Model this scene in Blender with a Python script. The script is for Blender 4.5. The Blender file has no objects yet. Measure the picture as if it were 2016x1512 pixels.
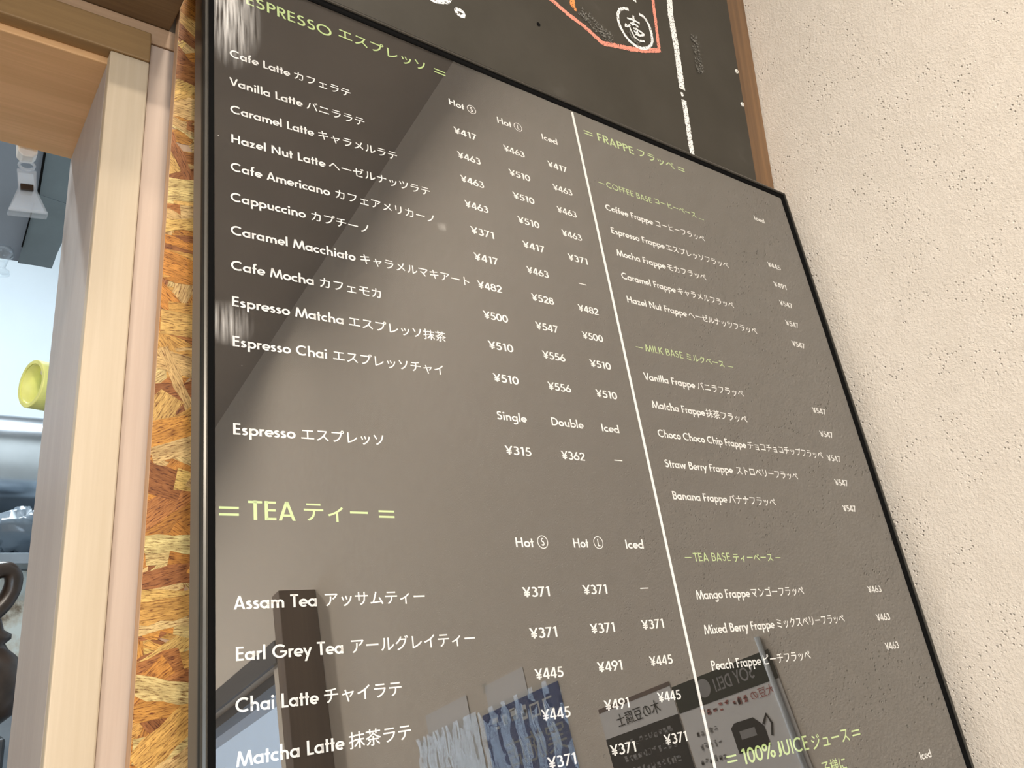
import bpy, math, random
from mathutils import Matrix, Vector
random.seed(7)
sc = bpy.context.scene
C = sc.collection
ZC = 1.45                                    # height of the camera above the floor

# ------------------------------------------------------------------ camera
FPX = 1590.4                                 # focal length in pixels of a 2016 px wide frame
H = Vector((0.80221, 0.11993, 0.58487))      # room X, Z, Y axes seen in camera axes (x right, y down, z forward)
V = Vector((-0.05761, -0.95950, 0.27577))
N = Vector((-0.59425, 0.25492, 0.76281))
cam_d = bpy.data.cameras.new('camera'); cam = bpy.data.objects.new('camera', cam_d); C.objects.link(cam)
cam_d.sensor_width = 36.0; cam_d.lens = FPX / 2016 * 36.0; cam_d.clip_start = 0.02
ax = Vector((H.x, N.x, V.x)); ay = -Vector((H.y, N.y, V.y)); az = -Vector((H.z, N.z, V.z))
cm = Matrix((ax, ay, az)).transposed().to_4x4(); cm.translation = (0, 0, ZC)
cam.matrix_world = cm
sc.camera = cam

def ray(px, py):
    d = Vector(((px - 1008) / FPX, (py - 756) / FPX, 1.0))
    return Vector((d.dot(H), d.dot(N), d.dot(V)))
def at(px, py, Y):                           # point on the plane parallel to the back wall at depth Y
    r = ray(px, py); r = r * (Y / r.y); return Vector((r.x, r.y, r.z + ZC))

# ------------------------------------------------------------------ world, light, exposure
w = bpy.data.worlds.new('daylight'); sc.world = w; w.use_nodes = True
w.node_tree.nodes['Background'].inputs[0].default_value = (0.62, 0.78, 1.0, 1)
w.node_tree.nodes['Background'].inputs[1].default_value = 1.6
sc.view_settings.view_transform = 'Standard'; sc.view_settings.look = 'None'
sc.view_settings.gamma = 1.0; sc.view_settings.use_curve_mapping = False
sc.view_settings.exposure = 0.0
WARM = (1.0, 0.90, 0.78)
LAMPS = [(0.24, -0.24, 12.0), (0.57, -1.13, 3.0), (-0.75, -0.75, 18.0), (-0.4, -1.9, 70.0), (-0.2, -3.2, 58.0)]      # x, y, watts of the ceiling downlights; farthest pair added to light the menu
DAY_W = 14.0; SIDE_W = 55.0; KITCHEN_W = 42.0

# ------------------------------------------------------------------ material helpers
MATS = {}
def nodes(name):
    m = bpy.data.materials.new(name); m.use_nodes = True; MATS[name] = m
    nt = m.node_tree; return m, nt, nt.nodes['Principled BSDF']
def nd(nt, t, **kw):
    n = nt.nodes.new(t)
    for k, v in kw.items():
        if k in n.inputs: n.inputs[k].default_value = v
        else: setattr(n, k, v)
    return n
def lk(nt, a, ai, b, bi): nt.links.new(a.outputs[ai], b.inputs[bi])
def ramp(nt, stops):
    r = nt.nodes.new('ShaderNodeValToRGB'); e = r.color_ramp.elements
    e[0].position, e[0].color = stops[0][0], (*stops[0][1], 1)
    e[1].position, e[1].color = stops[-1][0], (*stops[-1][1], 1)
    for p, c in stops[1:-1]:
        x = e.new(p); x.color = (*c, 1)
    return r
def coords(nt, scale, kind='Object'):
    t = nt.nodes.new('ShaderNodeTexCoord'); mp = nt.nodes.new('ShaderNodeMapping')
    mp.inputs['Scale'].default_value = scale; lk(nt, t, kind, mp, 'Vector'); return mp
def plain(name, col, rough=0.6, metal=0.0, vary=0.12, scale=30.0, spec=0.5):
    m, nt, b = nodes(name)
    mp = coords(nt, (scale,) * 3); nz = nd(nt, 'ShaderNodeTexNoise', Scale=1.0, Detail=4.0); lk(nt, mp, 0, nz, 'Vector')
    r = ramp(nt, [(0.3, tuple(c * (1 - vary) for c in col)), (0.7, tuple(min(1, c * (1 + vary)) for c in col))])
    lk(nt, nz, 0, r, 0); lk(nt, r, 0, b, 'Base Color')
    b.inputs['Roughness'].default_value = rough; b.inputs['Metallic'].default_value = metal
    b.inputs['Specular IOR Level'].default_value = spec
    return m
def emit(name, col, s):
    m, nt, b = nodes(name); b.inputs['Base Color'].default_value = (*col, 1)
    b.inputs['Emission Color'].default_value = (*col, 1); b.inputs['Emission Strength'].default_value = s; return m
def wood(name, c1, c2, axis, scale=1.0, rough=0.55, bump=0.05):
    m, nt, b = nodes(name)                   # axis: the grain direction
    s = [260 * scale] * 3; s[axis] = 9 * scale
    mp = coords(nt, s); nz = nd(nt, 'ShaderNodeTexNoise', Scale=1.0, Detail=5.0, Roughness=0.6); lk(nt, mp, 0, nz, 'Vector')
    mp2 = coords(nt, [x * 0.12 for x in s]); nz2 = nd(nt, 'ShaderNodeTexNoise', Scale=1.0, Detail=2.0); lk(nt, mp2, 0, nz2, 'Vector')
    mx = nd(nt, 'ShaderNodeMath', operation='ADD'); lk(nt, nz, 0, mx, 0); lk(nt, nz2, 0, mx, 1)
    hf = nd(nt, 'ShaderNodeMath', operation='MULTIPLY'); hf.inputs[1].default_value = 0.5; lk(nt, mx, 0, hf, 0)
    r = ramp(nt, [(0.33, c2), (0.5, tuple((a + d) / 2 for a, d in zip(c1, c2))), (0.62, c1)]); lk(nt, hf, 0, r, 0); lk(nt, r, 0, b, 'Base Color')
    b.inputs['Roughness'].default_value = rough
    bp = nd(nt, 'ShaderNodeBump', Strength=bump, Distance=0.001); lk(nt, nz, 0, bp, 'Height'); lk(nt, bp, 0, b, 'Normal')
    return m
def glass_mix(name, ior, rough=0.0, tint=(1, 1, 1)):
    m, nt, b = nodes(name); out = nt.nodes['Material Output']; nt.nodes.remove(b)
    tr = nd(nt, 'ShaderNodeBsdfTransparent'); tr.inputs[0].default_value = (*tint, 1)
    gl = nd(nt, 'ShaderNodeBsdfGlossy'); gl.inputs['Roughness'].default_value = rough; gl.inputs[0].default_value = (1, 1, 1, 1)
    fr = nd(nt, 'ShaderNodeFresnel'); fr.inputs['IOR'].default_value = ior
    mx = nd(nt, 'ShaderNodeMixShader'); lk(nt, fr, 0, mx, 0); lk(nt, tr, 0, mx, 1); lk(nt, gl, 0, mx, 2); lk(nt, mx, 0, out, 'Surface')
    return m, nt, mx, out

# stucco: pits and fine ripples
def stucco():
    m, nt, b = nodes('stucco')
    mp = coords(nt, (1, 1, 1))
    n1 = nd(nt, 'ShaderNodeTexNoise', Scale=330.0, Detail=6.0, Roughness=0.65); lk(nt, mp, 0, n1, 'Vector')
    n2 = nd(nt, 'ShaderNodeTexNoise', Scale=48.0, Detail=3.0); lk(nt, mp, 0, n2, 'Vector')
    v1 = nd(nt, 'ShaderNodeTexVoronoi', Scale=185.0); lk(nt, mp, 0, v1, 'Vector')
    pit = ramp(nt, [(0.06, (0, 0, 0)), (0.26, (1, 1, 1))]); lk(nt, v1, 'Distance', pit, 0)
    pm = nd(nt, 'ShaderNodeTexNoise', Scale=24.0, Detail=2.0); lk(nt, mp, 0, pm, 'Vector')
    pr = ramp(nt, [(0.5, (1, 1, 1)), (0.6, (0, 0, 0))]); lk(nt, pm, 0, pr, 0)
    px = nd(nt, 'ShaderNodeMath', operation='MAXIMUM'); lk(nt, pit, 0, px, 0); lk(nt, pr, 0, px, 1)
    h2 = nd(nt, 'ShaderNodeMath', operation='MULTIPLY'); lk(nt, n2, 0, h2, 0); h2.inputs[1].default_value = 0.6
    a = nd(nt, 'ShaderNodeMath', operation='MULTIPLY_ADD'); lk(nt, n1, 0, a, 0); a.inputs[1].default_value = 1.0; lk(nt, h2, 0, a, 2)
    c = nd(nt, 'ShaderNodeMath', operation='MULTIPLY_ADD'); lk(nt, px, 0, c, 0); c.inputs[1].default_value = 1.3; lk(nt, a, 0, c, 2)
    bp = nd(nt, 'ShaderNodeBump', Strength=0.9, Distance=0.0014); lk(nt, c, 0, bp, 'Height'); lk(nt, bp, 0, b, 'Normal')
    r = ramp(nt, [(0.3, (0.80, 0.735, 0.645)), (0.7, (0.845, 0.78, 0.69))]); lk(nt, n2, 0, r, 0)
    lk(nt, r, 0, b, 'Base Color'); b.inputs['Roughness'].default_value = 0.85; b.inputs['Specular IOR Level'].default_value = 0.2
stucco()
plain('wall_paint', (0.72, 0.69, 0.64), 0.8, vary=0.04, scale=8)
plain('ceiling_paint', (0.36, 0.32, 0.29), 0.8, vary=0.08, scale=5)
plain('floor_tile', (0.26, 0.22, 0.18), 0.5, vary=0.2, scale=6)
plain('kitchen_paint', (0.80, 0.86, 0.90), 0.7, vary=0.02, scale=5)
wood('casing_wood', (0.62, 0.51, 0.37), (0.55, 0.44, 0.30), 2)
wood('jamb_wood', (0.50, 0.43, 0.38), (0.44, 0.37, 0.33), 2)
wood('header_wood', (0.35, 0.215, 0.09), (0.27, 0.16, 0.065), 0)
wood('soffit_wood', (0.86, 0.52, 0.26), (0.72, 0.42, 0.19), 0)  # saturated to stand in for warm bounce light on the soffit
wood('board_wood', (0.62, 0.49, 0.39), (0.55, 0.42, 0.33), 2)
wood('rail_wood', (0.60, 0.40, 0.25), (0.50, 0.32, 0.19), 0)
wood('cabinet_wood', (0.22, 0.14, 0.07), (0.15, 0.09, 0.045), 0)
wood('batten_wood', (0.27, 0.145, 0.062), (0.11, 0.058, 0.026), 2, rough=0.45, scale=0.5)
wood('osb_edge', (0.70, 0.47, 0.30), (0.52, 0.31, 0.17), 2, scale=0.7, bump=0.06)
wood('pillar_wood', (0.16, 0.10, 0.055), (0.11, 0.065, 0.035), 2)
plain('frame_metal', (0.070, 0.067, 0.060), 0.28, 0.7, 0.05)
plain('matte_black', (0.004, 0.004, 0.004), 0.8, vary=0.0, spec=0.05)
plain('menu_print', (0.026, 0.023, 0.020), 0.7, vary=0.03, spec=0.1)
plain('white_ink', (0.86, 0.86, 0.84), 0.6, vary=0.01)
plain('green_ink', (0.50, 0.66, 0.27), 0.6, vary=0.04)
plain('backing_card', (0.10, 0.08, 0.06), 0.9)
plain('window_frame_dark', (0.05, 0.055, 0.065), 0.4)
plain('white_paper', (0.80, 0.80, 0.80), 0.6, vary=0.02)
plain('flyer_black', (0.008, 0.011, 0.010), 0.7, spec=0.1)
plain('flyer_green', (0.012, 0.022, 0.012), 0.7, spec=0.1)
plain('flyer_blue', (0.008, 0.060, 0.26), 0.6, spec=0.1)
plain('flyer_grey', (0.30, 0.30, 0.30), 0.6)
plain('flyer_red', (0.45, 0.10, 0.08), 0.6)
plain('flyer_brown', (0.12, 0.07, 0.045), 0.6)
plain('sleeve_glint', (0.80, 0.90, 1.0), 0.10, vary=0.02)  # clear sleeve edge coloured as a pale window reflection
plain('white_plastic', (0.75, 0.73, 0.70), 0.4)
plain('tape_yellow', (0.85, 0.86, 0.28), 0.5, vary=0.1, scale=60)
plain('sheet_slate', (0.082, 0.105, 0.118), 0.5, vary=0.15, scale=20)
plain('sheet_grey', (0.135, 0.152, 0.182), 0.5, vary=0.1, scale=10)
plain('steel', (0.62, 0.66, 0.70), 0.22, 1.0, 0.06)
plain('shelf_steel', (0.22, 0.26, 0.30), 0.4, 0.3)
plain('dark_steel', (0.025, 0.032, 0.04), 0.35, 0.2)
plain('jug_glaze', (0.035, 0.022, 0.015), 0.3, vary=0.4, scale=60)
plain('screw_steel', (0.75, 0.74, 0.70), 0.4, 0.3)
emit('lamp_glow', (1.0, 0.83, 0.64), 9.0)
emit('tube_glow', (0.86, 0.94, 1.0), 10.0)
m_, nt_, mx_, out_ = glass_mix('clear_acrylic', 1.5, 0.03, (0.94, 0.96, 0.97))
lw = nd(nt_, 'ShaderNodeLayerWeight'); lw.inputs[0].default_value = 0.35
k_ = nd(nt_, 'ShaderNodeMath', operation='MULTIPLY_ADD'); lk(nt_, lw, 'Facing', k_, 0); k_.inputs[1].default_value = 0.28; k_.inputs[2].default_value = 0.03; lk(nt_, k_, 0, mx_, 0)
glass_mix('window_glass', 1.3)

def clip_plastic():
    m, nt, b = nodes('clip_plastic')
    b.inputs['Base Color'].default_value = (0.74, 0.79, 0.84, 1); b.inputs['Roughness'].default_value = 0.12; b.inputs['Alpha'].default_value = 0.26
clip_plastic()
def granite():
    m, nt, b = nodes('granite')
    mp = coords(nt, (1, 1, 1)); n1 = nd(nt, 'ShaderNodeTexNoise', Scale=26.0, Detail=6.0, Roughness=0.65); lk(nt, mp, 0, n1, 'Vector')
    r = ramp(nt, [(0.36, (0.20, 0.16, 0.11)), (0.46, (0.55, 0.54, 0.47)), (0.6, (0.68, 0.76, 0.74))]); lk(nt, n1, 0, r, 0); lk(nt, r, 0, b, 'Base Color')
    b.inputs['Roughness'].default_value = 0.3
granite()
def bag():
    m, nt, b = nodes('bag_plastic')
    b.inputs['Base Color'].default_value = (0.12, 0.145, 0.17, 1); b.inputs['Roughness'].default_value = 0.2
bag()
def chalkboard():
    m, nt, b = nodes('chalkboard_paint')
    mp = coords(nt, (1, 1, 1)); n1 = nd(nt, 'ShaderNodeTexNoise', Scale=9.0, Detail=5.0, Roughness=0.6); lk(nt, mp, 0, n1, 'Vector')
    r = ramp(nt, [(0.35, (0.034, 0.030, 0.022)), (0.62, (0.044, 0.039, 0.030)), (0.8, (0.075, 0.070, 0.060))]); lk(nt, n1, 0, r, 0); lk(nt, r, 0, b, 'Base Color')
    b.inputs['Roughness'].default_value = 0.6; b.inputs['Specular IOR Level'].default_value = 0.3
    n2 = nd(nt, 'ShaderNodeTexNoise', Scale=900.0, Detail=2.0); lk(nt, mp, 0, n2, 'Vector')
    bp = nd(nt, 'ShaderNodeBump', Strength=0.15, Distance=0.0005); lk(nt, n2, 0, bp, 'Height'); lk(nt, bp, 0, b, 'Normal')
chalkboard()
def chalk(name, col, dens=0.36):
    m, nt, b = nodes(name); out = nt.nodes['Material Output']
    b.inputs['Base Color'].default_value = (*col, 1); b.inputs['Roughness'].default_value = 0.95; b.inputs['Specular IOR Level'].default_value = 0.0
    mp = coords(nt, (1, 1, 1)); n1 = nd(nt, 'ShaderNodeTexNoise', Scale=520.0, Detail=3.0); lk(nt, mp, 0, n1, 'Vector')
    r = ramp(nt, [(dens, (0, 0, 0)), (dens + 0.1, (1, 1, 1))]); lk(nt, n1, 0, r, 0)
    tr = nd(nt, 'ShaderNodeBsdfTransparent'); mx = nd(nt, 'ShaderNodeMixShader')
    lk(nt, r, 0, mx, 0); lk(nt, tr, 0, mx, 1); lk(nt, b, 0, mx, 2); lk(nt, mx, 0, out, 'Surface')
chalk('chalk_white', (0.78, 0.78, 0.76)); chalk('chalk_salmon', (0.70, 0.27, 0.20), 0.33); chalk('chalk_orange', (0.72, 0.28, 0.10), 0.33)
chalk('chalk_dust', (0.16, 0.155, 0.14), 0.50)

def strand_mat():
    m, nt, b = nodes('wood_strands')
    at_ = nd(nt, 'ShaderNodeAttribute', attribute_name='tone')
    uv = nd(nt, 'ShaderNodeUVMap'); mp = nd(nt, 'ShaderNodeMapping'); mp.inputs['Scale'].default_value = (170, 1100, 1); lk(nt, uv, 0, mp, 'Vector')
    n1 = nd(nt, 'ShaderNodeTexNoise', Scale=1.0, Detail=4.0, Roughness=0.65); lk(nt, mp, 0, n1, 'Vector')
    fib = ramp(nt, [(0.36, (0.24, 0.13, 0.07)), (0.47, (0.80, 0.75, 0.68)), (0.6, (1, 1, 1))]); lk(nt, n1, 0, fib, 0)
    mp2 = nd(nt, 'ShaderNodeMapping'); mp2.inputs['Scale'].default_value = (40, 160, 1); lk(nt, uv, 0, mp2, 'Vector')
    n2 = nd(nt, 'ShaderNodeTexNoise', Scale=1.0, Detail=2.0); lk(nt, mp2, 0, n2, 'Vector')
    r2 = ramp(nt, [(0.3, (0.72, 0.66, 0.58)), (0.65, (1.1, 1.08, 1.0))]); lk(nt, n2, 0, r2, 0)
    m1 = nd(nt, 'ShaderNodeMix', data_type='RGBA', blend_type='MULTIPLY'); m1.inputs[0].default_value = 1.0
    nt.links.new(at_.outputs['Color'], m1.inputs[6]); nt.links.new(fib.outputs[0], m1.inputs[7])
    m2 = nd(nt, 'ShaderNodeMix', data_type='RGBA', blend_type='MULTIPLY'); m2.inputs[0].default_value = 1.0
    nt.links.new(m1.outputs[2], m2.inputs[6]); nt.links.new(r2.outputs[0], m2.inputs[7]); nt.links.new(m2.outputs[2], b.inputs['Base Color'])
    b.inputs['Roughness'].default_value = 0.5
    bp = nd(nt, 'ShaderNodeBump', Strength=0.5, Distance=0.0006); lk(nt, n1, 0, bp, 'Height'); lk(nt, bp, 0, b, 'Normal')
strand_mat()

def menu_glass():
    m, nt, mx, out = glass_mix('menu_glass', 1.5, 0.0)
    # three clear layers (pane front and back, laminated print) reflect about a fifth of the light square on, more at a slant
    lw = nd(nt, 'ShaderNodeLayerWeight'); lw.inputs[0].default_value = 0.5
    sq = nd(nt, 'ShaderNodeMath', operation='POWER'); lk(nt, lw, 'Facing', sq, 0); sq.inputs[1].default_value = 2.0
    rf = nd(nt, 'ShaderNodeMath', operation='MULTIPLY_ADD'); lk(nt, sq, 0, rf, 0); rf.inputs[1].default_value = 0.40; rf.inputs[2].default_value = 0.165; lk(nt, rf, 0, mx, 0)
    # old wiping scratches: fine vertical streaks near the left edge that scatter the lamp light
    t = nt.nodes.new('ShaderNodeTexCoord'); total = None
    for (x, z, rx, rz) in ((0.012, -0.048, 0.026, 0.058), (0.008, -0.318, 0.018, 0.017), (0.1835, -0.1965, 0.006, 0.005)):
        mp = nd(nt, 'ShaderNodeMapping'); mp.inputs['Location'].default_value = (-x / rx, 0, -z / rz); mp.inputs['Scale'].default_value = (1 / rx, 0, 1 / rz)
        lk(nt, t, 'Object', mp, 'Vector'); g = nd(nt, 'ShaderNodeTexGradient', gradient_type='SPHERICAL'); lk(nt, mp, 0, g, 'Vector')
        if total is None: total = (g, 1)
        else:
            a = nd(nt, 'ShaderNodeMath', operation='MAXIMUM'); lk(nt, total[0], total[1], a, 0); lk(nt, g, 1, a, 1); total = (a, 0)
    sm = nd(nt, 'ShaderNodeMapping'); sm.inputs['Scale'].default_value = (420, 1, 22); lk(nt, t, 'Object', sm, 'Vector')
    n = nd(nt, 'ShaderNodeTexNoise', Scale=1.0, Detail=3.0); lk(nt, sm, 0, n, 'Vector')
    r = ramp(nt, [(0.36, (0, 0, 0)), (0.7, (1, 1, 1))]); lk(nt, n, 0, r, 0)
    mu = nd(nt, 'ShaderNodeMath', operation='MULTIPLY'); lk(nt, total[0], total[1], mu, 0); lk(nt, r, 0, mu, 1)
    k = nd(nt, 'ShaderNodeMath', operation='MULTIPLY'); lk(nt, mu, 0, k, 0); k.inputs[1].default_value = 0.42
    # dust specks
    vo = nd(nt, 'ShaderNodeTexVoronoi', Scale=55.0); lk(nt, t, 'Object', vo, 'Vector')
    vr = ramp(nt, [(0.012, (1, 1, 1)), (0.022, (0, 0, 0))]); lk(nt, vo, 'Distance', vr, 0)
    ad = nd(nt, 'ShaderNodeMath', operation='MAXIMUM'); lk(nt, k, 0, ad, 0)
    v2 = nd(nt, 'ShaderNodeMath', operation='MULTIPLY'); lk(nt, vr, 0, v2, 0); v2.inputs[1].default_value = 0.30; lk(nt, v2, 0, ad, 1)
    gl = nd(nt, 'ShaderNodeBsdfGlossy'); gl.inputs['Roughness'].default_value = 0.5; gl.inputs[0].default_value = (0.9, 0.9, 0.9, 1)
    m2 = nd(nt, 'ShaderNodeMixShader'); lk(nt, ad, 0, m2, 0); lk(nt, mx, 0, m2, 1); lk(nt, gl, 0, m2, 2); lk(nt, m2, 0, out, 'Surface')
menu_glass()

# ------------------------------------------------------------------ mesh helpers
class MB:
    def __init__(s): s.v = []; s.f = []; s.uv = {}; s.tone = []
    def box(s, x0, x1, y0, y1, z0, z1):
        b = len(s.v)
        s.v += [(x, y, z) for z in (z0, z1) for y in (y0, y1) for x in (x0, x1)]
        s.f += [tuple(b + i for i in q) for q in ((0, 2, 3, 1), (4, 5, 7, 6), (0, 1, 5, 4), (2, 6, 7, 3), (0, 4, 6, 2), (1, 3, 7, 5))]
        return s
    def prism(s, poly, d):                   # polygon of 3D points pushed along vector d
        b = len(s.v); n = len(poly); d = Vector(d)
        s.v += [tuple(p) for p in poly] + [tuple(Vector(p) + d) for p in poly]
        s.f += [tuple(range(b, b + n)), tuple(range(b + 2 * n - 1, b + n - 1, -1))]
        s.f += [(b + i, b + n + i, b + n + (i + 1) % n, b + (i + 1) % n) for i in range(n)]
        return s
    def lathe(s, prof, c, axis='z', seg=32):
        b = len(s.v); n = len(prof)
        for i in range(seg):
            a = 2 * math.pi * i / seg; ca, sa = math.cos(a), math.sin(a)
            for r, h in prof:
                p = (r * ca, r * sa, h) if axis == 'z' else (h, r * ca, r * sa) if axis == 'x' else (r * ca, h, r * sa)
                s.v.append((p[0] + c[0], p[1] + c[1], p[2] + c[2]))
        for i in range(seg):
            j = (i + 1) % seg
            for k in range(n - 1): s.f.append((b + i * n + k, b + i * n + k + 1, b + j * n + k + 1, b + j * n + k))
        return s
    def tube(s, pts, r, seg=10, closed=False):
        b = len(s.v); n = len(pts); P = [Vector(p) for p in pts]; up = Vector((0.13, 0.21, 0.97))
        for i in range(n):
            t = (P[(i + 1) % n] - P[i - 1]) if closed else (P[min(i + 1, n - 1)] - P[max(i - 1, 0)])
            t.normalize(); a = t.cross(up).normalized(); c = t.cross(a)
            rr = r[i] if isinstance(r, (list, tuple)) else r
            for k in range(seg):
                q = 2 * math.pi * k / seg; s.v.append(tuple(P[i] + a * rr * math.cos(q) + c * rr * math.sin(q)))
        for i in range(n if closed else n - 1):
            j = (i + 1) % n
            for k in range(seg):
                l = (k + 1) % seg; s.f.append((b + i * seg + k, b + i * seg + l, b + j * seg + l, b + j * seg + k))
        if not closed: s.f += [tuple(b + k for k in range(seg))[::-1], tuple(b + (n - 1) * seg + k for k in range(seg))]
        return s
    def build(s, name, mat, parent=None, bevel=0, smooth=False):
        me = bpy.data.meshes.new(name); me.from_pydata([tuple(p) for p in s.v], [], s.f); me.update()
        o = bpy.data.objects.new(name, me); C.objects.link(o); me.materials.append(MATS[mat])
        if parent: o.parent = parent
        if bevel:
            b = o.modifiers.new('bevel', 'BEVEL'); b.width = bevel; b.segments = 2; b.limit_method = 'ANGLE'
        if smooth:
            for p in me.polygons: p.use_smooth = True
        return o
def tag(o, label=None, cat=None, group=None, kind=None):
    for k, v in (('label', label), ('category', cat), ('group', group), ('kind', kind)):
        if v: o[k] = v
    return o
def empty(name, loc, label, cat, group=None):
    o = bpy.data.objects.new(name, None); C.objects.link(o); o.location = loc; o.empty_display_size = 0.05
    return tag(o, label, cat, group)
def struct(name, mb, mat, bevel=0): return tag(mb.build(name, mat, bevel=bevel), kind='structure')
def z(v): return v + ZC

# ------------------------------------------------------------------ the room
XR = 0.905; YB = 0.585; CEIL = z(1.45)
struct('floor', MB().box(-2.7, 1.6, -4.2, 2.8, -0.1, 0), 'floor_tile')
struct('ceiling', MB().box(-2.7, 1.6, -4.2, 2.8, CEIL, CEIL + 0.1), 'ceiling_paint')
# back wall with the serving hatch
m = MB(); OX0, OX1, OZ0, OZ1 = -1.25, 0.103, z(-0.62), z(0.440)
m.box(-2.7, OX0, YB, 0.74, 0, CEIL).box(OX1, XR, YB, 0.74, 0, CEIL).box(OX0, OX1, YB, 0.74, 0, OZ0).box(OX0, OX1, YB, 0.74, OZ1, CEIL)
struct('wall_back', m, 'wall_paint')
# right wall: stucco, with a window further along
WY0, WY1, WZ0, WZ1 = -3.5, -1.41, z(-0.75), z(0.45)
m = MB(); m.box(XR, XR + 0.12, WY1, 0.74, 0, CEIL).box(XR, XR + 0.12, -4.2, WY0, 0, CEIL).box(XR, XR + 0.12, WY0, WY1, 0, WZ0).box(XR, XR + 0.12, WY0, WY1, WZ1, CEIL)
struct('wall_right', m, 'stucco')
struct('wall_left', MB().box(-2.8, -2.7, -4.2, 2.8, 0, CEIL), 'wall_paint')
FX0, FX1, FZ0, FZ1 = -2.55, -0.75, z(-0.8), z(0.8)          # shop front glazing
m = MB(); m.box(-2.7, FX0, -4.3, -4.2, 0, CEIL).box(FX1, XR + 0.12, -4.3, -4.2, 0, CEIL).box(FX0, FX1, -4.3, -4.2, 0, FZ0).box(FX0, FX1, -4.3, -4.2, FZ1, CEIL)
struct('wall_front', m, 'wall_paint')
wm = MB(); wm.v = [(x, -4.25, zz) for x, zz in ((FX0, FZ0), (FX1, FZ0), (FX1, FZ1), (FX0, FZ1))]; wm.f = [(0, 3, 2, 1)]
win2 = struct('window_2', wm, 'window_glass')
for nme, bx in (('window_head', (FX0, FX1, -4.28, -4.22, FZ1 - 0.04, FZ1)), ('window_sill', (FX0, FX1, -4.28, -4.22, FZ0, FZ0 + 0.04)), ('mullion', (-1.67, -1.63, -4.28, -4.22, FZ0 + 0.04, FZ1 - 0.04))):
    MB().box(*bx).build(nme, 'window_frame_dark', win2)
wm = MB(); wm.v = [(XR + 0.057, y, zz) for y, zz in ((WY0, WZ0), (WY1, WZ0), (WY1, WZ1), (WY0, WZ1))]; wm.f = [(0, 3, 2, 1)]
win = struct('window_1', wm, 'window_glass')
MB().box(XR + 0.03, XR + 0.085, WY0, WY1, WZ1 - 0.03, WZ1).box(XR - 0.012, XR, WY0 - 0.06, WY1 + 0.05, WZ1, WZ1 + 0.062).build('window_head', 'window_frame_dark', win)
MB().box(XR + 0.03, XR + 0.085, WY0, WY1, WZ0, WZ0 + 0.04).build('window_sill', 'window_frame_dark', win)
MB().box(XR + 0.04, XR + 0.08, -2.48, -2.43, WZ0, WZ1).build('mullion', 'window_frame_dark', win)
struct('trim_1', MB().box(0.803, XR, -1.125, -1.075, 0, z(0.560)), 'pillar_wood', 0.003)
# daylight beyond the window
d = bpy.data.lights.new('window_daylight', 'AREA'); d.shape = 'RECTANGLE'; d.size = 2.0; d.size_y = 1.15; d.energy = DAY_W; d.color = (0.68, 0.84, 1.0)
o = bpy.data.objects.new('window_daylight', d); C.objects.link(o); o.location = (XR + 0.16, -2.45, z(-0.15)); o.rotation_euler = (math.radians(90), 0, math.radians(90))

d = bpy.data.lights.new('side_daylight', 'AREA'); d.shape = 'RECTANGLE'; d.size = 1.75; d.size_y = 1.55; d.energy = SIDE_W; d.color = (0.66, 0.83, 1.0)
o = bpy.data.objects.new('side_daylight', d); C.objects.link(o); o.location = (-1.65, -4.4, z(0.0)); o.rotation_euler = (math.radians(90), 0, 0)
# timber round the hatch
struct('trim_2', MB().box(0.0823, 0.1096, 0.5735, YB, z(-0.62), z(0.4222)), 'casing_wood', 0.0012)            # upright casing
struct('trim_3', MB().box(-1.28, 0.1096, 0.5725, YB, z(0.4226), z(0.4485)), 'header_wood', 0.0012)             # head casing
struct('trim_4', MB().box(0.0823, OX1, YB, 0.739, OZ0, z(0.4175)), 'jamb_wood', 0.001)                          # jamb lining
struct('trim_5', MB().box(-1.25, OX1, YB, 0.739, z(0.4175), OZ1), 'soffit_wood', 0.001)                         # soffit lining
struct('trim_6', MB().box(0.1108, 0.32, 0.580, YB, z(-0.62), z(0.4438)), 'board_wood', 0.0006)                  # plain board behind the strand board
struct('trim_7', MB().box(-1.28, 0.32, 0.579, YB, z(0.4446), z(0.461)), 'rail_wood', 0.0006)
cab = empty('wall_cupboard', (-0.6, 0.53, z(0.461)), 'dark brown wooden cupboard fixed above the serving hatch', 'cupboard')
for nme, bx in (('underside', (-1.28, 0.1235, 0.414, 0.5785, z(0.461), z(0.475))), ('front_panel', (-1.28, 0.1235, 0.400, 0.414, z(0.466), z(1.05))),
                ('side_panel', (0.110, 0.1235, 0.414, 0.5845, z(0.475), z(1.05))), ('top_panel', (-1.28, 0.110, 0.414, 0.5845, z(1.036), z(1.05))),
                ('back_rail', (-1.28, 0.1235, 0.5785, 0.5845, z(0.4615), z(0.475)))):
    p = MB().box(*bx).build(nme, 'cabinet_wood', bevel=0.001); p.parent = cab; p.matrix_parent_inverse = Matrix.Translation(-cab.location)

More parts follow.
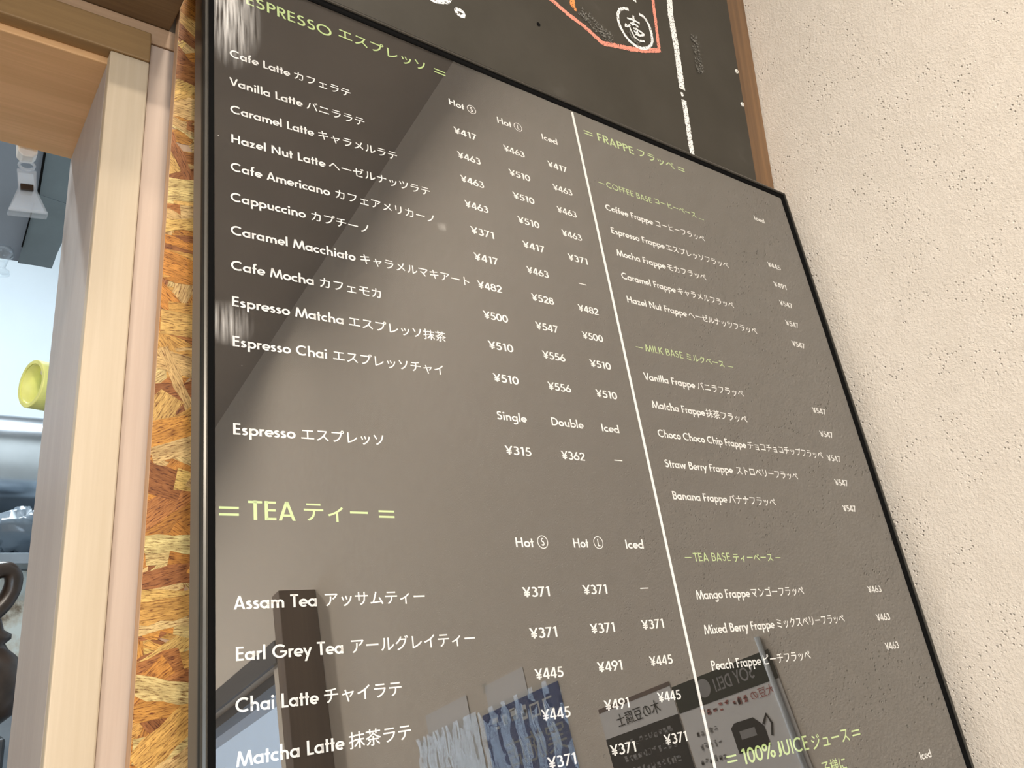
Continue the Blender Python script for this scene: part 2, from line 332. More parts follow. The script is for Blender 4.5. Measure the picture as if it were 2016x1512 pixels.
# ------------------------------------------------------------------ lamps
def downlight(x, y, watts, label):
    t = empty('ceiling_downlight', (x, y, CEIL), label, 'lamp', 'ceiling downlights')
    MB().lathe([(0.090, 0), (0.112, 0), (0.112, -0.012), (0.096, -0.02), (0.090, -0.02), (0.090, 0)], (0, 0, 0)).build('trim_ring', 'white_plastic', t, smooth=True)
    MB().lathe([(0.0001, -0.006), (0.090, -0.006)], (0, 0, 0)).build('lens', 'lamp_glow', t)
    l = bpy.data.lights.new('downlight_light', 'AREA'); l.shape = 'DISK'; l.size = 0.18; l.energy = watts; l.color = WARM; l.spread = math.radians(170)
    q = bpy.data.objects.new('downlight_light', l); C.objects.link(q); q.parent = t; q.location = (0, 0, -0.024)
for L_, where in zip(LAMPS, ('above the framed menu', 'close beside the stucco wall', 'in front of the serving hatch', 'added mid-shop to brighten the menu', 'added at the far shop end to brighten the menu')):
    downlight(*L_, 'round warm ceiling downlight ' + where)
t = empty('ceiling_fluorescent', (-0.2, 1.55, CEIL), 'long cool white fluorescent fitting on the kitchen ceiling', 'lamp')
MB().box(-0.62, 0.62, -0.06, 0.06, -0.04, 0).build('housing', 'white_plastic', t, 0.004)
MB().lathe([(0.016, -0.58), (0.016, 0.58)], (0, 0, -0.058), 'x', 16).build('tube', 'tube_glow', t, smooth=True)
l = bpy.data.lights.new('fluorescent_light', 'AREA'); l.shape = 'RECTANGLE'; l.size = 1.2; l.size_y = 0.1; l.energy = KITCHEN_W; l.color = (0.80, 0.92, 1.0)
q = bpy.data.objects.new('fluorescent_light', l); C.objects.link(q); q.parent = t; q.location = (0, 0, -0.08)

# ------------------------------------------------------------------ strand board behind the menu
osb = empty('strand_board', (0.30, 0.566, z(-0.60)), 'yellow-brown oriented strand board panel behind the framed menu', 'board')
OL = Vector(osb.location)
def child(o, par): o.parent = par; o.matrix_parent_inverse = Matrix.Translation(-par.location); return o
X0, X1, Y0, Z0, Z1 = 0.1262, 0.845, 0.5622, z(-0.60), z(1.05)
child(MB().box(X0, X1, Y0, 0.5725, Z0, Z1).build('panel', 'osb_edge'), osb)
m = MB(); uvs = []; tones = []
TON = [(0.70, 0.42, 0.14), (0.74, 0.50, 0.20), (0.66, 0.34, 0.09), (0.78, 0.56, 0.30), (0.46, 0.20, 0.07), (0.36, 0.15, 0.06), (0.80, 0.60, 0.34), (0.60, 0.28, 0.07)]
def clip_poly(poly, axis, lim, keep_less):
    out = []
    for i in range(len(poly)):
        a, b = poly[i - 1], poly[i]; ia = (a[axis] <= lim) == keep_less; ib = (b[axis] <= lim) == keep_less
        if ia != ib:
            k = (lim - a[axis]) / (b[axis] - a[axis]); out.append(tuple(a[j] + k * (b[j] - a[j]) for j in range(4)))
        if ib: out.append(b)
    return out
XS = 0.24
for i in range(950):
    cx = random.uniform(X0 - 0.01, XS); cz = random.uniform(z(-0.2), z(0.66))
    ln = random.uniform(0.035, 0.09); wd = random.uniform(0.005, 0.020)
    a = random.gauss(0, 0.45) if random.random() < 0.8 else random.uniform(-1.5, 1.5)
    ca, sa = math.cos(a), math.sin(a); n = 7; pts = []
    top = [(-ln / 2 + ln * k / n, wd / 2 + random.uniform(-0.0016, 0.0016)) for k in range(n + 1)]
    bot = [(-ln / 2 + ln * k / n, -wd / 2 + random.uniform(-0.0016, 0.0016)) for k in range(n + 1)][::-1]
    ou, ov = random.uniform(0, 9), random.uniform(0, 9)
    poly = [(cx + u * ca - v * sa, cz + u * sa + v * ca, u + ou, v + ov) for u, v in top + bot]
    poly = clip_poly(poly, 0, X0 + 0.0002, False); poly = poly and clip_poly(poly, 1, Z1, True)
    if not poly or len(poly) < 3: continue
    y = Y0 - 0.0001 - i * 0.0000006
    b = len(m.v); m.v += [(p[0], y, p[1]) for p in poly]; m.f.append(tuple(range(b, b + len(poly)))); uvs.append([(p[2], p[3]) for p in poly])
    tn = random.choice(TON); kk = random.uniform(0.85, 1.15); tones.append(tuple(min(0.92, c * kk * g) for c, g in zip(tn, (1.22, 1.15, 0.95))))
o = m.build('strands', 'wood_strands'); me = o.data
me.uv_layers.new(name='uv'); me.color_attributes.new('tone', 'FLOAT_COLOR', 'CORNER'); uvl = me.uv_layers['uv']; ca_ = me.color_attributes['tone']
for p in me.polygons:
    for k, li in enumerate(p.loop_indices):
        uvl.data[li].uv = uvs[p.index][k]; ca_.data[li].color = (*tones[p.index], 1)
child(o, osb); o['kind'] = 'stuff'

# wooden batten in the corner
tag(MB().box(0.846, 0.9025, 0.5615, 0.5845, z(-0.6), z(1.2)).build('wood_batten', 'batten_wood', bevel=0.0015), 'stained brown wooden batten between the chalkboard and the stucco wall', 'batten')

# ------------------------------------------------------------------ chalkboard
YC = 0.5545
cb = empty('chalkboard', (0.49, 0.5575, z(0.47)), 'dark chalkboard with chalk drawing fixed above the framed menu', 'chalkboard')
ce = [(0.170, z(0.455)), (0.8535, z(0.455)), (0.8495, z(0.84)), (0.8465, z(1.15)), (0.170, z(1.15))]
child(MB().prism([(x, YC, zz) for x, zz in ce], (0, 0.006, 0)).build('panel', 'chalkboard_paint', bevel=0.0006), cb)
def chalk_line(pts, wd, mat, name, closed=False, jit=0.0006, layer=0):
    P = [at(x, y, YC) for x, y in pts]; Q = []
    for i in range(len(P) - (0 if closed else 1)):
        a, b = P[i], P[(i + 1) % len(P)]; n = max(2, int((b - a).length / 0.0018))
        Q += [a.lerp(b, k / n) for k in range(n)]
    if not closed: Q.append(P[-1])
    m = MB(); n = len(Q); y = YC - 0.0002 - 0.00006 * layer
    for i in range(n):
        d = (Q[(i + 1) % n] - Q[i - 1]) if closed else (Q[min(i + 1, n - 1)] - Q[max(i - 1, 0)]); d.y = 0; d.normalize(); nn = Vector((-d.z, 0, d.x))
        for s in (1, -1):
            e = nn * s * (wd / 2 + random.uniform(-jit, jit)); m.v.append((Q[i].x + e.x, y, Q[i].z + e.z))
    for i in range(n if closed else n - 1):
        j = (i + 1) % n; m.f.append((2 * i, 2 * j, 2 * j + 1, 2 * i + 1))
    return child(m.build(name, mat), cb)
lay = 0
chalk_line([(1316, -20), (1320, 30), (1330, 85), (1337, 135), (1343, 176)], 0.0105, 'chalk_white', 'chalk_stroke')
chalk_line([(1342, 182), (1344, 190)], 0.0050, 'chalk_white', 'chalk_stroke')
chalk_line([(1346, 197), (1352, 235), (1357, 268), (1363, 305)], 0.0088, 'chalk_white', 'chalk_stroke')
chalk_line([(1065, -20), (1088, 2), (1118, 28), (1150, 52), (1187, 86)], 0.0058, 'chalk_salmon', 'chalk_stroke')
chalk_line([(1186, 85), (1215, 91), (1245, 97), (1272, 100), (1297, 99)], 0.0062, 'chalk_salmon', 'chalk_stroke', layer=1)
chalk_line([(1282, -20), (1285, 0), (1290, 40), (1294, 70), (1298, 102)], 0.0052, 'chalk_salmon', 'chalk_stroke', layer=2)
chalk_line([(1125, -20), (1127, 10), (1130, 13)], 0.0075, 'chalk_orange', 'chalk_stroke')
chalk_line([(1130, 8), (1133, 22)], 0.0034, 'chalk_orange', 'chalk_stroke', layer=1)
chalk_line([(1237, 19), (1228, 16), (1220, 19), (1216, 28), (1217, 42), (1222, 56), (1230, 70), (1240, 82), (1252, 91), (1264, 96), (1275, 95), (1282, 88), (1284, 79), (1282, 66), (1278, 52), (1272, 40), (1266, 33), (1258, 28)], 0.0042, 'chalk_white', 'chalk_stroke', layer=3, jit=0.0004)
for s in ([(1234, 36), (1248, 40), (1259, 47)], [(1246, 31), (1247, 42), (1244, 50)], [(1240, 46), (1250, 49), (1256, 54)], [(1232, 47), (1231, 53), (1234, 52), (1240, 50)], [(1238, 52), (1243, 64), (1249, 74), (1258, 81), (1268, 82)],
          [(1246, 56), (1255, 60), (1264, 66), (1268, 70)], [(1247, 62), (1256, 66)], [(1250, 68), (1260, 71), (1266, 70)], [(1252, 56), (1254, 64), (1258, 72)]):
    lay += 1; chalk_line(s, 0.0028, 'chalk_white', 'chalk_stroke', layer=4 + lay, jit=0.0004)
chalk_line([(838, -22), (846, -6), (858, 1), (870, 2), (882, 0), (884, -14)], 0.0075, 'chalk_white', 'chalk_stroke')
chalk_line([(900, 18), (897, 19), (898, 23), (902, 28), (907, 32), (912, 33), (913, 29), (912, 25), (906, 20)], 0.0038, 'chalk_white', 'chalk_stroke', True, 0.0003)
chalk_line([(1244, -10), (1247, 0), (1252, 2)], 0.004, 'chalk_white', 'chalk_stroke')
chalk_line([(1205, 82), (1170, 50), (1140, 20)], 0.016, 'chalk_dust', 'chalk_smear', layer=20, jit=0.003)
chalk_line([(1258, 88), (1246, 76), (1236, 60)], 0.010, 'chalk_dust', 'chalk_smear', layer=21, jit=0.003)
chalk_line([(1365, 70), (1372, 110), (1376, 145)], 0.014, 'chalk_dust', 'chalk_smear', layer=22, jit=0.004)
for x, y, r in ((1450, 141, 0.0034), (1461, 206, 0.0034)):
    c = at(x, y, YC)
    s = child(MB().lathe([(0.0011, -0.0012), (r * 0.7, -0.0016), (r, -0.0006), (r, 0)], tuple(c), 'y', 20).build('screw', 'screw_steel', smooth=True), cb)
    MB().lathe([(0.00005, -0.0009), (0.0011, -0.0009)], tuple(c), 'y', 12).build('screw_recess', 'matte_black', s)
c = at(1060, 48, YC)
child(MB().lathe([(0.00005, -0.0003), (0.0026, -0.0003)], tuple(c), 'y', 16).build('screw_hole', 'matte_black'), cb)

# ------------------------------------------------------------------ lettering
W = 0.158
def arc(cx, cy, rx, ry, a0, a1):
    n = max(4, int(abs(a1 - a0) / 15)); return [(cx + rx * math.cos(math.radians(a0 + (a1 - a0) * k / n)), cy + ry * math.sin(math.radians(a0 + (a1 - a0) * k / n))) for k in range(n + 1)]
def stem(x, y0, y1): return ('p', [(x, y0), (x, y1)])
def bar(y, x0, x1): return ('b', [(x0, y), (x1, y)])
def d(x0, y0, x1, y1): return ('d', [(x0, y0), (x1, y1)])
def c_(cx, cy, rx, ry=None, a0=0, a1=360): return ('p', arc(cx, cy, rx, ry or rx, a0, a1))
def p(*seg):
    out = []
    for s in seg: out += s if isinstance(s, list) else [s]
    return ('p', out)
T = 0.925; B = 0.075
G = {
 ' ': (0.36, []),
 'A': (0.76, [d(.09, 0, .38, 1), d(.67, 0, .38, 1), bar(.27, .2, .56)]),
 'B': (0.68, [stem(.15, 0, 1), p((.15, T), arc(.34, .735, .19, .19, 90, -90), (.15, .545)), p((.15, .545), arc(.36, .31, .22, .235, 90, -90), (.15, B))]),
 'C': (0.90, [c_(.52, .5, .425, .425, 50, 310)]),
 'D': (0.84, [stem(.15, 0, 1), p((.15, T), arc(.32, .5, .42, .425, 90, -90), (.15, B))]),
 'E': (0.62, [stem(.15, 0, 1), bar(T, .15, .55), bar(.52, .15, .53), bar(B, .15, .55)]),
 'F': (0.58, [stem(.15, 0, 1), bar(T, .15, .53), bar(.49, .15, .50)]),
 'G': (1.02, [c_(.52, .5, .425, .425, 45, 352), bar(.46, .53, .98)]),
 'H': (0.85, [stem(.15, 0, 1), stem(.70, 0, 1), bar(.52, .15, .70)]),
 'I': (0.30, [stem(.15, 0, 1)]),
 'J': (0.46, [p((.30, 1), (.30, .25), arc(.13, .25, .17, .18, 0, -110))]),
 'K': (0.68, [stem(.15, 0, 1), d(.22, .48, .58, 1), d(.60, 0, .28, .60)]),
 'L': (0.55, [stem(.15, 0, 1), bar(B, .15, .52)]),
 'M': (1.04, [d(.09, 0, .22, 1), d(.52, 0, .22, 1), d(.52, 0, .82, 1), d(.95, 0, .82, 1)]),
 'N': (0.92, [stem(.15, 0, 1), stem(.77, 0, 1), d(.77, 0, .15, 1)]),
 'O': (1.08, [c_(.54, .5, .43, .43)]),
 'P': (0.62, [stem(.15, 0, 1), p((.15, T), arc(.34, .72, .205, .205, 90, -90), (.15, .515))]),
 'R': (0.66, [stem(.15, 0, 1), p((.15, T), arc(.34, .72, .205, .205, 90, -90), (.15, .515)), d(.56, 0, .33, .52)]),
 'S': (0.64, [p(arc(.33, .735, .18, .19, 35, 250), arc(.30, .305, .215, .23, 72, -150))]),
 'T': (0.60, [bar(T, .02, .58), stem(.30, 0, 1)]),
 'U': (0.80, [p((.15, 1), arc(.40, .325, .25, .25, 180, 360), (.65, 1))]),
 'V': (0.74, [d(.37, 0, .08, 1), d(.37, 0, .66, 1)]),
 'Y': (0.68, [d(.34, .40, .06, 1), d(.34, .40, .62, 1), stem(.34, 0, .46)]),
 'a': (0.69, [c_(.32, .315, .24), stem(.55, 0, .63)]),
 'b': (0.69, [stem(.14, 0, 1.06), c_(.37, .315, .24)]),
 'c': (0.55, [c_(.33, .315, .24, .24, 52, 308)]),
 'd': (0.69, [c_(.32, .315, .24), stem(.55, 0, 1.06)]),
 'e': (0.63, [c_(.33, .315, .24, .24, 0, 312), bar(.30, .10, .62)]),
 'f': (0.38, [p((.17, 0), arc(.33, .88, .16, .12, 180, 80)), bar(.56, .03, .34)]),
 'g': (0.69, [c_(.32, .315, .24), p((.55, .63), arc(.33, -.10, .22, .2, 0, -140))]),
 'h': (0.67, [stem(.14, 0, 1.06), p((.14, .33), arc(.335, .36, .195, .2, 180, 0), (.53, 0))]),
 'i': (0.28, [stem(.14, 0, .63), ('c', (.14, .87, .105))]),
 'l': (0.28, [stem(.14, 0, 1.06)]),
 'm': (0.98, [stem(.14, 0, .63), p((.14, .33), arc(.32, .375, .18, .185, 180, 0), (.5, 0)), p((.5, .33), arc(.68, .375, .18, .185, 180, 0), (.86, 0))]),
 'n': (0.67, [stem(.14, 0, .63), p((.14, .33), arc(.335, .36, .195, .2, 180, 0), (.53, 0))]),
 'o': (0.66, [c_(.33, .315, .24)]),
 'p': (0.69, [stem(.14, -.36, .63), c_(.37, .315, .24)]),
 'r': (0.41, [stem(.14, 0, .63), p(arc(.31, .36, .17, .2, 180, 60))]),
 's': (0.46, [p(arc(.235, .455, .115, .105, 30, 250), arc(.215, .19, .14, .125, 75, -150))]),
 't': (0.36, [stem(.17, 0, .90), bar(.56, .02, .33)]),
 'u': (0.66, [p((.14, .63), arc(.33, .27, .19, .195, 180, 360), (.52, .4)), stem(.52, 0, .63)]),
 'w': (0.92, [d(.28, 0, .08, .63), d(.28, 0, .46, .63), d(.64, 0, .46, .63), d(.64, 0, .84, .63)]),
 'x': (0.58, [d(.08, 0, .50, .63), d(.50, 0, .08, .63)]),
 'y': (0.60, [d(.17, -.36, .54, .63), d(.31, .06, .08, .63)]),
 'z': (0.54, [bar(.56, .06, .48), bar(.07, .05, .50), d(.13, .04, .41, .6)]),
 '0': (0.62, [c_(.31, .5, .225, .425)]),
 '1': (0.46, [stem(.30, 0, 1), d(.15, .82, .26, .98)]),
 '2': (0.60, [p(arc(.30, .70, .20, .225, 165, -30), (.10, .09)), bar(B, .05, .56)]),
 '3': (0.60, [p(arc(.28, .73, .18, .195, 140, -85)), p(arc(.28, .305, .225, .235, 85, -145))]),
 '4': (0.64, [d(.08, .27, .42, 1), bar(.26, .05, .61), stem(.45, 0, 1)]),
 '5': (0.60, [bar(T, .18, .53), d(.15, .5, .23, .98), p(arc(.28, .325, .235, .25, 118, -140))]),
 '6': (0.62, [c_(.31, .31, .235), d(.14, .42, .41, 1)]),
 '7': (0.58, [bar(T, .05, .55), d(.16, 0, .48, 1)]),
 '8': (0.60, [c_(.30, .735, .175, .19), c_(.30, .31, .225, .235)]),
 '9': (0.62, [c_(.31, .69, .235), d(.21, 0, .48, .58)]),
 '¥': (0.66, [d(.33, .42, .06, 1), d(.33, .42, .60, 1), stem(.33, 0, .48), bar(.43, .10, .56), bar(.22, .10, .56)]),
 '%': (0.98, [c_(.21, .75, .15, .175), c_(.77, .25, .15, .175), d(.27, 0, .71, 1)]),
 '=': (1.5, [bar(.33, .05, 1.45), bar(.66, .05, 1.45)]),
 '-': (1.0, [bar(.42, .08, .92)]),
}
def ribbon(m, pts, wd, M):
    P = [Vector(q) for q in pts]; closed = (P[0] - P[-1]).length < 1e-6
    if closed: P = P[:-1]
    n = len(P); b = len(m.v); R = []
    for i in range(n):
        t1 = P[i] - P[i - 1] if (i or closed) else P[1] - P[0]
        t2 = P[(i + 1) % n] - P[i] if (i < n - 1 or closed) else t1
        t1 = t1.normalized(); t2 = t2.normalized(); n1 = Vector((-t1.y, t1.x)); n2 = Vector((-t2.y, t2.x))
        mv = n1 + n2; mv.normalize(); k = wd / 2 / max(0.5, mv.dot(n2)); R += [P[i] + mv * k, P[i] - mv * k]
    m.v += [M(q.x, q.y) for q in R]
    for i in range(n if closed else n - 1):
        j = (i + 1) % n; m.f.append((b + 2 * i, b + 2 * i + 1, b + 2 * j + 1, b + 2 * j))
def glyph(m, ch, ox, M0, wd=W):
    adv, strokes = G[ch]
    M = lambda x, y: M0(ox + x, y)
    for kind, a in strokes:
        if kind == 'p': ribbon(m, a, wd, M)
        elif kind == 'b': ribbon(m, a, wd * 0.86, M)
        elif kind == 'd':
            (x0, y0), (x1, y1) = a; L = math.hypot(x1 - x0, y1 - y0); hw = wd * 0.92 / 2 * L / abs(y1 - y0); b = len(m.v)
            m.v += [M(x0 - hw, y0), M(x0 + hw, y0), M(x1 + hw, y1), M(x1 - hw, y1)]; m.f.append((b, b + 1, b + 2, b + 3))
        elif kind == 'c':
            b = len(m.v); cx, cy, r = a; m.v += [M(cx + r * math.cos(q * math.pi / 8), cy + r * math.sin(q * math.pi / 8)) for q in range(16)]; m.f.append(tuple(range(b, b + 16)))
    return adv
def latin_width(s): return sum(G[c][0] for c in s)
def latin(m, s, x0, x1, zz, cap, M, wd=W):
    """ink of s between x0 and x1 (menu millimetres), baseline zz(x), cap height cap"""
    raw = latin_width(s) - 0.13; k = (x1 - x0) / raw; ox = -0.065
    for ch in s:
        ox += glyph(m, ch, ox, lambda x, y: M(x0 + x * k, zz(x0 + x * k) + y * cap), wd)
FC = bpy.data.curves.new('kana', 'FONT'); FC.resolution_u = 3; FC.offset = 0.006
FO = bpy.data.objects.new('kana', FC); C.objects.link(FO)
GC = {}
def kana_glyph(ch):
    if ch not in GC:
        FC.body = ch; bpy.context.view_layer.update()
        me = bpy.data.meshes.new_from_object(FO.evaluated_get(bpy.context.evaluated_depsgraph_get()))
        GC[ch] = ([(v.co.x, v.co.y) for v in me.vertices], [tuple(q.vertices) for q in me.polygons]); bpy.data.meshes.remove(me)
    return GC[ch]
def kana(m, s, x0, x1, zz, em_z, M):
    em = (x1 - x0) / (len(s) - 0.12)
    for i, ch in enumerate(s):
        vs, fs = kana_glyph(ch); b = len(m.v); o = x0 + (i - 0.06) * em
        m.v += [M(o + x * em, zz(o + x * em) + (y - 0.0) * em_z) for x, y in vs]; m.f += [tuple(b + k for k in q) for q in fs]

# ------------------------------------------------------------------ the framed menu
TILT = 0.14423; S = 0.45772
ct, st = math.cos(TILT), math.sin(TILT)
HM = Vector((1, 0, 0)); VM = Vector((0, st, ct)); NM = Vector((0, ct, -st))
org = (HM * 0.311 + VM * 1.2575 + NM) * S + Vector((0, 0, ZC))
menu = bpy.data.objects.new('framed_menu', None); C.objects.link(menu)
mm_ = Matrix((HM, NM, VM)).transposed().to_4x4(); mm_.translation = org; menu.matrix_world = mm_
tag(menu, 'large black framed drinks menu under glass leaning against the strand board', 'menu board')
GW, GH = 0.728, 1.030                        # the sheet
def local(mb, name, mat, **k): return mb.build(name, mat, menu, **k)
SHEET = local(MB().box(-0.002, GW + 0.002, 0.0006, 0.0030, -GH - 0.002, 0.002), 'printed_sheet', 'menu_print')
def printed(mb, name, mat): return mb.build(name, mat, SHEET)
local(MB().box(-0.006, GW + 0.006, 0.0034, 0.0125, -GH - 0.006, 0.006), 'backing_board', 'backing_card')
m = MB(); m.v = [(-0.001, -0.0012, 0.001), (GW + 0.001, -0.0012, 0.001), (GW + 0.001, -0.0012, -GH - 0.001), (-0.001, -0.0012, -GH - 0.001)]; m.f = [(0, 3, 2, 1)]
local(m, 'glass_pane', 'menu_glass')
def rail(prof, name, mat):                   # profile of (outwards, depth), swept round the sheet as four mitred lengths
    cor = [((0, 0), (-1, 1)), ((GW, 0), (1, 1)), ((GW, -GH), (1, -1)), ((0, -GH), (-1, -1))]
    for i in range(4):
        m = MB(); n = len(prof)
        for (cx, cz), (sx, sz) in (cor[i], cor[(i + 1) % 4]): m.v += [(cx + sx * a, y, cz + sz * a) for a, y in prof]
        m.f = [(k, (k + 1) % n, n + (k + 1) % n, n + k) for k in range(n)] + [tuple(range(n))[::-1], tuple(range(n, 2 * n))]
        local(m, name, mat)
rail([(0.0046, 0.0130), (0.0046, -0.0036), (0.0050, -0.0046), (0.0060, -0.0050), (0.0074, -0.0046), (0.0084, -0.0034), (0.0090, -0.0018), (0.0091, 0.0002), (0.0091, 0.0145), (0.0040, 0.0145)], 'frame_rail', 'frame_metal')
rail([(0.0, -0.0004), (0.0, -0.0016), (0.0014, -0.0024), (0.0046, -0.0030), (0.0046, -0.0004)], 'dark_lip', 'matte_black')  # black inner lip, widened to paint in the dark reflection on the frame front
def MM(x, zz): return (x / 1000, 0.0, zz / 1000)
printed(MB().box(0.3677, 0.3705, 0.0, 0.0004, -GH, -0.0005), 'divider_line', 'white_ink')
def line(x0, z0, x1, z1): return lambda x: z0 + (z1 - z0) * (x - x0) / (x1 - x0 + 1e-9)
def item(lat, x0, x1, jp, j0, j1, z0, z1, cap=7.4, mat='white_ink', name='item_lettering'):
    f = line(x0, z0, (j1 or x1), z1); m = MB()
    if lat: latin(m, lat, x0, x1, f, cap, MM)
    if jp: kana(m, jp, j0, j1, lambda x: f(x) + 0.02 * cap, cap * 1.28, MM)
    return printed(m, name, mat)
L = [('Cafe Latte', 12.3, 58.2, 'カフェラテ', 61.6, 110.6, -92.0, -89.8), ('Vanilla Latte', 11.9, 67.2, 'バニララテ', 71.0, 121.0, -119.6, -115.6),
 ('Caramel Latte', 12.3, 75.3, 'キャラメルラテ', 79.0, 148.5, -145.4, -140.2), ('Hazel Nut Latte', 12.3, 83.1, 'ヘーゼルナッツラテ', 86.6, 176.6, -172.0, -167.0),
 ('Cafe Americano', 12.0, 85.4, 'カフェアメリカーノ', 89.8, 178.8, -196.8, -193.6), ('Cappuccino', 11.7, 65.0, 'カプチーノ', 69.3, 117.3, -222.4, -220.4),
 ('Caramel Macchiato', 11.6, 102.4, 'キャラメルマキアート', 106.5, 205.0, -249.6, -247.2), ('Cafe Mocha', 11.5, 68.7, 'カフェモカ', 72.9, 122.3, -277.2, -276.0),
 ('Espresso Matcha', 11.5, 89.4, 'エスプレッソ抹茶', 93.5, 174.1, -304.5, -303.0), ('Espresso Chai', 11.6, 75.3, 'エスプレッソチャイ', 79.7, 169.3, -333.4, -331.6),
 ('Espresso', 11.3, 50.2, 'エスプレッソ', 54.3, 114.0, -393.0, -391.8),
 ('Assam Tea', 11.0, 59.3, 'アッサムティー', 63.9, 133.4, -496.6, -497.0), ('Earl Grey Tea', 11.4, 74.3, 'アールグレイティー', 79.0, 168.1, -524.0, -525.2),
 ('Chai Latte', 11.3, 57.1, 'チャイラテ', 60.8, 110.9, -550.2, -550.8), ('Matcha Latte', 11.4, 71.0, '抹茶ラテ', 74.8, 114.8, -576.5, -575.4),
 ('Coffee Frappe', 387.9, 455.3, 'コーヒーフラッペ', 459.0, 538.7, -118.4, -116.6), ('Espresso Frappe', 388.0, 464.5, 'エスプレッソフラッペ', 467.6, 569.5, -146.1, -144.0),
 ('Mocha Frappe', 389.2, 457.9, 'モカフラッペ', 460.9, 522.0, -172.0, -170.6), ('Caramel Frappe', 388.7, 464.5, 'キャラメルフラッペ', 467.9, 558.2, -198.3, -197.6),
 ('Hazel Nut Frappe', 388.6, 472.6, 'ヘーゼルナッツフラッペ', 476.0, 587.4, -224.6, -224.2), ('Vanilla Frappe', 388.4, 457.2, 'バニラフラッペ', 461.4, 532.2, -305.8, -306.0),
 ('Matcha Frappe', 390.6, 461.8, '抹茶フラッペ', 464.4, 526.0, -333.6, -334.8), ('Choco Choco Chip Frappe', 389.8, 512.5, 'チョコチョコチップフラッペ', 515.8, 642.7, -361.6, -364.4),
 ('Straw Berry Frappe', 389.8, 481.6, 'ストロベリーフラッペ', 487.4, 585.2, -390.0, -391.2), ('Banana Frappe', 390.3, 462.2, 'バナナフラッペ', 465.7, 535.4, -419.2, -420.2),
 ('Mango Frappe', 391.8, 460.8, 'マンゴーフラッペ', 463.5, 541.2, -504.6, -505.4), ('Mixed Berry Frappe', 391.9, 483.9, 'ミックスベリーフラッペ', 487.7, 594.0, -532.6, -533.1),
 ('Peach Frappe', 390.6, 453.1, 'ピーチフラッペ', 456.4, 524.6, -560.5, -561.8)]
for r in L: item(*r)
# headings
GREEN = 'green_ink'
def heading(parts, name='heading_lettering', thin=1.0):
    m = MB()
    for k, s, x0, x1, z0, cap in parts:
        f = lambda x, z0=z0: z0
        if k == 'l': latin(m, s, x0, x1, f, cap, MM, W * 0.88 * thin)
        else: kana(m, s, x0, x1, lambda x, z0=z0, cap=cap: z0 + 0.02 * cap, cap * 1.2, MM)
    return printed(m, name, GREEN)
heading([('l', '=', 2.0, 13.2, -33.4, 11.4), ('l', 'ESPRESSO', 24.9, 97.0, -31.2, 11.2), ('j', 'エスプレッソ', 103.5, 190.2, -26.6, 11.0), ('l', '=', 198.4, 210.2, -25.6, 10.5)])
heading([('l', '=', 2.8, 14.0, -446.6, 12.0), ('l', 'TEA', 20.3, 47.9, -445.6, 11.8), ('j', 'ティー', 53.4, 97.6, -444.8, 11.4), ('l', '=', 105.0, 116.1, -445.2, 11.0)])
heading([('l', '=', 380.8, 392.5, -27.0, 10.2), ('l', 'FRAPPE', 399.5, 453.1, -26.4, 10.4), ('j', 'フラッペ', 459.0, 518.7, -24.6, 10.2), ('l', '=', 525.6, 536.4, -24.6, 10.0)])
heading([('l', '-', 384.6, 393.6, -88.0, 7.0), ('l', 'COFFEE BASE', 396.8, 463.0, -88.0, 7.4), ('j', 'コーヒーベース', 467.2, 535.2, -85.8, 7.4), ('l', '-', 539.0, 547.8, -88.0, 7.0)], 'subheading_lettering', 0.8)
heading([('l', '-', 385.9, 395.3, -275.4, 7.0), ('l', 'MILK BASE', 398.9, 450.9, -275.0, 7.4), ('j', 'ミルクベース', 455.3, 513.1, -275.2, 7.4), ('l', '-', 517.7, 527.2, -276.0, 7.0)], 'subheading_lettering', 0.8)
heading([('l', '-', 387.9, 396.5, -472.8, 7.0), ('l', 'TEA BASE', 399.4, 447.0, -473.2, 7.4), ('j', 'ティーベース', 450.7, 508.0, -473.8, 7.4), ('l', '-', 511.9, 520.0, -473.6, 7.0)], 'subheading_lettering', 0.8)
heading([('l', '=', 384.0, 395.7, -630.4, 11.0), ('l', '100%', 402.0, 442.5, -631.0, 11.2), ('l', 'JUICE', 446.9, 488.4, -631.6, 11.2), ('j', 'ジュース', 492.9, 549.6, -632.2, 11.0), ('l', '=', 554.5, 567.0, -632.6, 10.5)])
heading([('j', '子様に', 498.3, 534.2, -652.5, 9.6)], 'subheading_lettering')
# column captions
def caption(s, x0, x1, z0, letter=None, lx=0, cap=7.0):
    m = MB(); latin(m, s, x0, x1, lambda x: z0, cap, MM, W * 0.95)
    if letter:
        cz = z0 + 3.9; ribbon(m, arc(0, 0, 4.7, 4.7, 0, 360), 0.62, lambda x, y: MM(lx + x, cz + y))
        ww = latin_width(letter) * 5.4; glyph(m, letter, 0, lambda x, y: MM(lx - ww / 2 + x * 5.4 + (0.3 if letter == 'L' else 0), cz - 2.9 + y * 5.8), W)
    printed(m, 'caption_lettering', 'white_ink')
caption('Hot', 209.8, 226.0, -55.8, 'S', 234.7); caption('Hot', 263.8, 280.2, -55.6, 'L', 288.6); caption('Iced', 318.0, 337.9, -55.2)
caption('Single', 212.5, 240.5, -362.8); caption('Double', 266.2, 300.1, -362.4); caption('Iced', 321.0, 341.1, -362.6)
caption('Hot', 212.5, 228.6, -461.3, 'S', 237.6); caption('Hot', 267.2, 282.0, -461.5, 'L', 293.0); caption('Iced', 322.0, 341.8, -462.2)
caption('Iced', 652.5, 672.5, -54.6, cap=6.8); caption('Iced', 652.0, 672.4, -662.5, cap=6.8)
